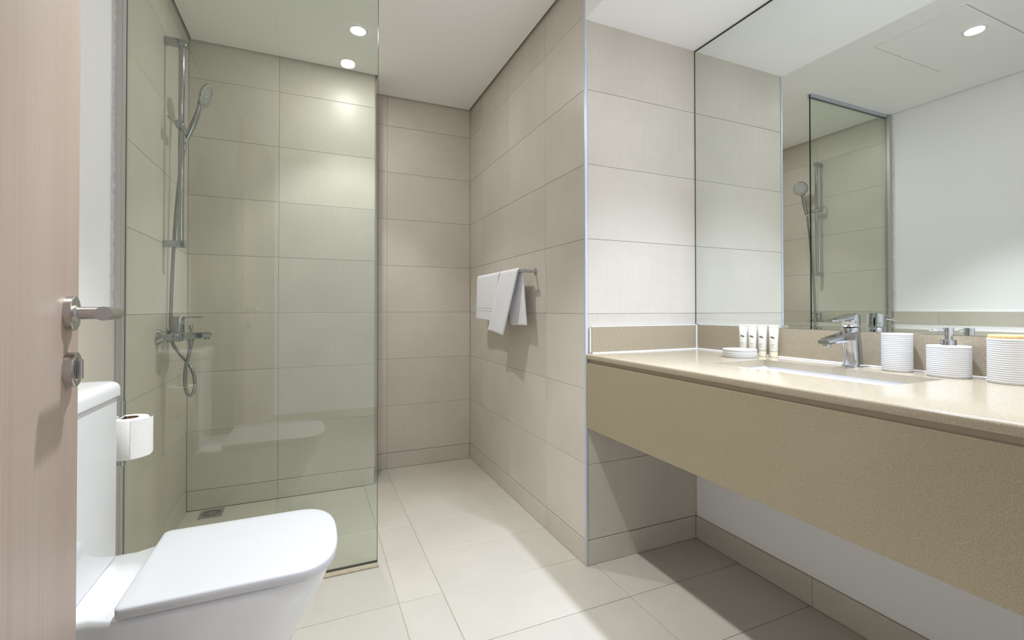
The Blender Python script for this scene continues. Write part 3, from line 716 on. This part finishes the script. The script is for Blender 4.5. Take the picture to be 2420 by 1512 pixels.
bm = BM(); lathe(bm, (c[0], c[1], ZCT+.1067), [(.0298, -.0003), (.0298, .0030), (.001, .0032)], n=48); obj('inner_plate', bm, 'rib', th, 40)
# toiletry tubes: stand on their caps, crimped flat at the top; axis of the flat side across the view
def make_tube(label):
    t = thing('toiletry_tube', label, 'toiletry tube', (0, 0, 0), 'cream toiletry tubes standing on the worktop')
    bm = BM(); lathe(bm, (0, 0, 0), [(.0118, 0), (.0128, .001), (.0133, .020), (.0128, .0212), (.010, .0212)], n=32); obj('cap', bm, 'tubecap', t, 40)
    rings = []
    for z, a, b in ((.0214, .0120, .0120), (.0225, .0137, .0137), (.03, .0140, .0138), (.055, .0146, .0120), (.08, .0155, .0088), (.098, .0163, .0048), (.1085, .0167, .0018), (.1105, .0169, .0013), (.1175, .0170, .0011)):
        rings.append([(a*math.cos(2*PI*i/32), b*math.sin(2*PI*i/32), z) for i in range(32)])
    bm = BM(); loft(bm, rings); body = obj('body', bm, 'tube', t, 50)
    bm = BM(); box(bm, -.0170, .0170, -.0015, .0015, .1095, .1178, .0006, 1); obj('crimp', bm, 'tube', t)
    def yy(z, x):                          # front surface (towards -y)
        zs = ((.0225, .0137, .0137), (.03, .0140, .0138), (.055, .0146, .0120), (.08, .0155, .0088), (.098, .0163, .0048))
        for (z0, a0, b0), (z1, a1, b1) in zip(zs, zs[1:]):
            if z <= z1:
                f = (z-z0)/(z1-z0); a = a0+(a1-a0)*f; b = b0+(b1-b0)*f; return -b*math.sqrt(max(.02, 1-(x/a)**2))-.00025
        return -.005
    def patch(bm, pl):
        bm.faces.new([bm.verts.new((x, yy(z, x), z)) for x, z in pl])
    bm = BM()                              # leaf emblem
    ox, oz = -.0045, .0725
    for k in range(6):
        a = math.radians(165-k*24); l = .0098-.0006*abs(k-2); w = .0015
        dx, dz_ = math.cos(a), math.sin(a); bx, bz = ox+.0010*k, oz-.002-.0008*k
        tip = (bx+dx*l*.75, bz+dz_*l*.95+.002)
        patch(bm, [(bx, bz), (bx+dx*l*.4-dz_*w, bz+dz_*l*.5+dx*w+.001), tip, (bx+dx*l*.4+dz_*w, bz+dz_*l*.5-dx*w+.001)])
    obj('emblem', bm, 'ink', body)
    bm = BM()                              # rows of print too small to read
    def line(x0, x1, z, h, step, duty=.7):
        x = x0
        while x < x1-.0004:
            w = step*duty*random.uniform(.7, 1.0); patch(bm, [(x, z), (x+w, z), (x+w, z+h), (x, z+h)]); x += step
    line(-.0085, .0040, .0605, .0016, .0021, .6); obj('small_print', bm, 'ink2', body)
    bm = BM(); line(-.0088, .0045, .0475, .0010, .0016, .8); line(-.0088, .0030, .0435, .0010, .0015, .8); line(-.0088, .0040, .0375, .0008, .0015, .7); obj('caption_print', bm, 'ink', body)
    return t
def copy_tree(o, parent=None):
    c = o.copy(); COL.objects.link(c)
    if parent: c.parent = parent
    for ch in list(o.children): copy_tree(ch, c)
    return c
first = None
TB = [(1.528, 1.2725, 'leftmost of the four cream tubes, behind the left half of the soap dish', -60),
      (1.533, 1.2365, 'second cream tube from the left, behind the right half of the soap dish', -58),
      (1.539, 1.1995, 'third cream tube from the left, just right of the soap dish', -64),
      (1.545, 1.1590, 'rightmost of the four cream tubes, nearest the basin tap', -62)]
for i, (x, y, lab, rz) in enumerate(TB):
    t = first = make_tube(lab) if i == 0 else copy_tree(first)
    if i == 0: first = t
    t['label'] = lab; t.location = (x, y, ZCT); t.rotation_euler = (0, 0, math.radians(rz))
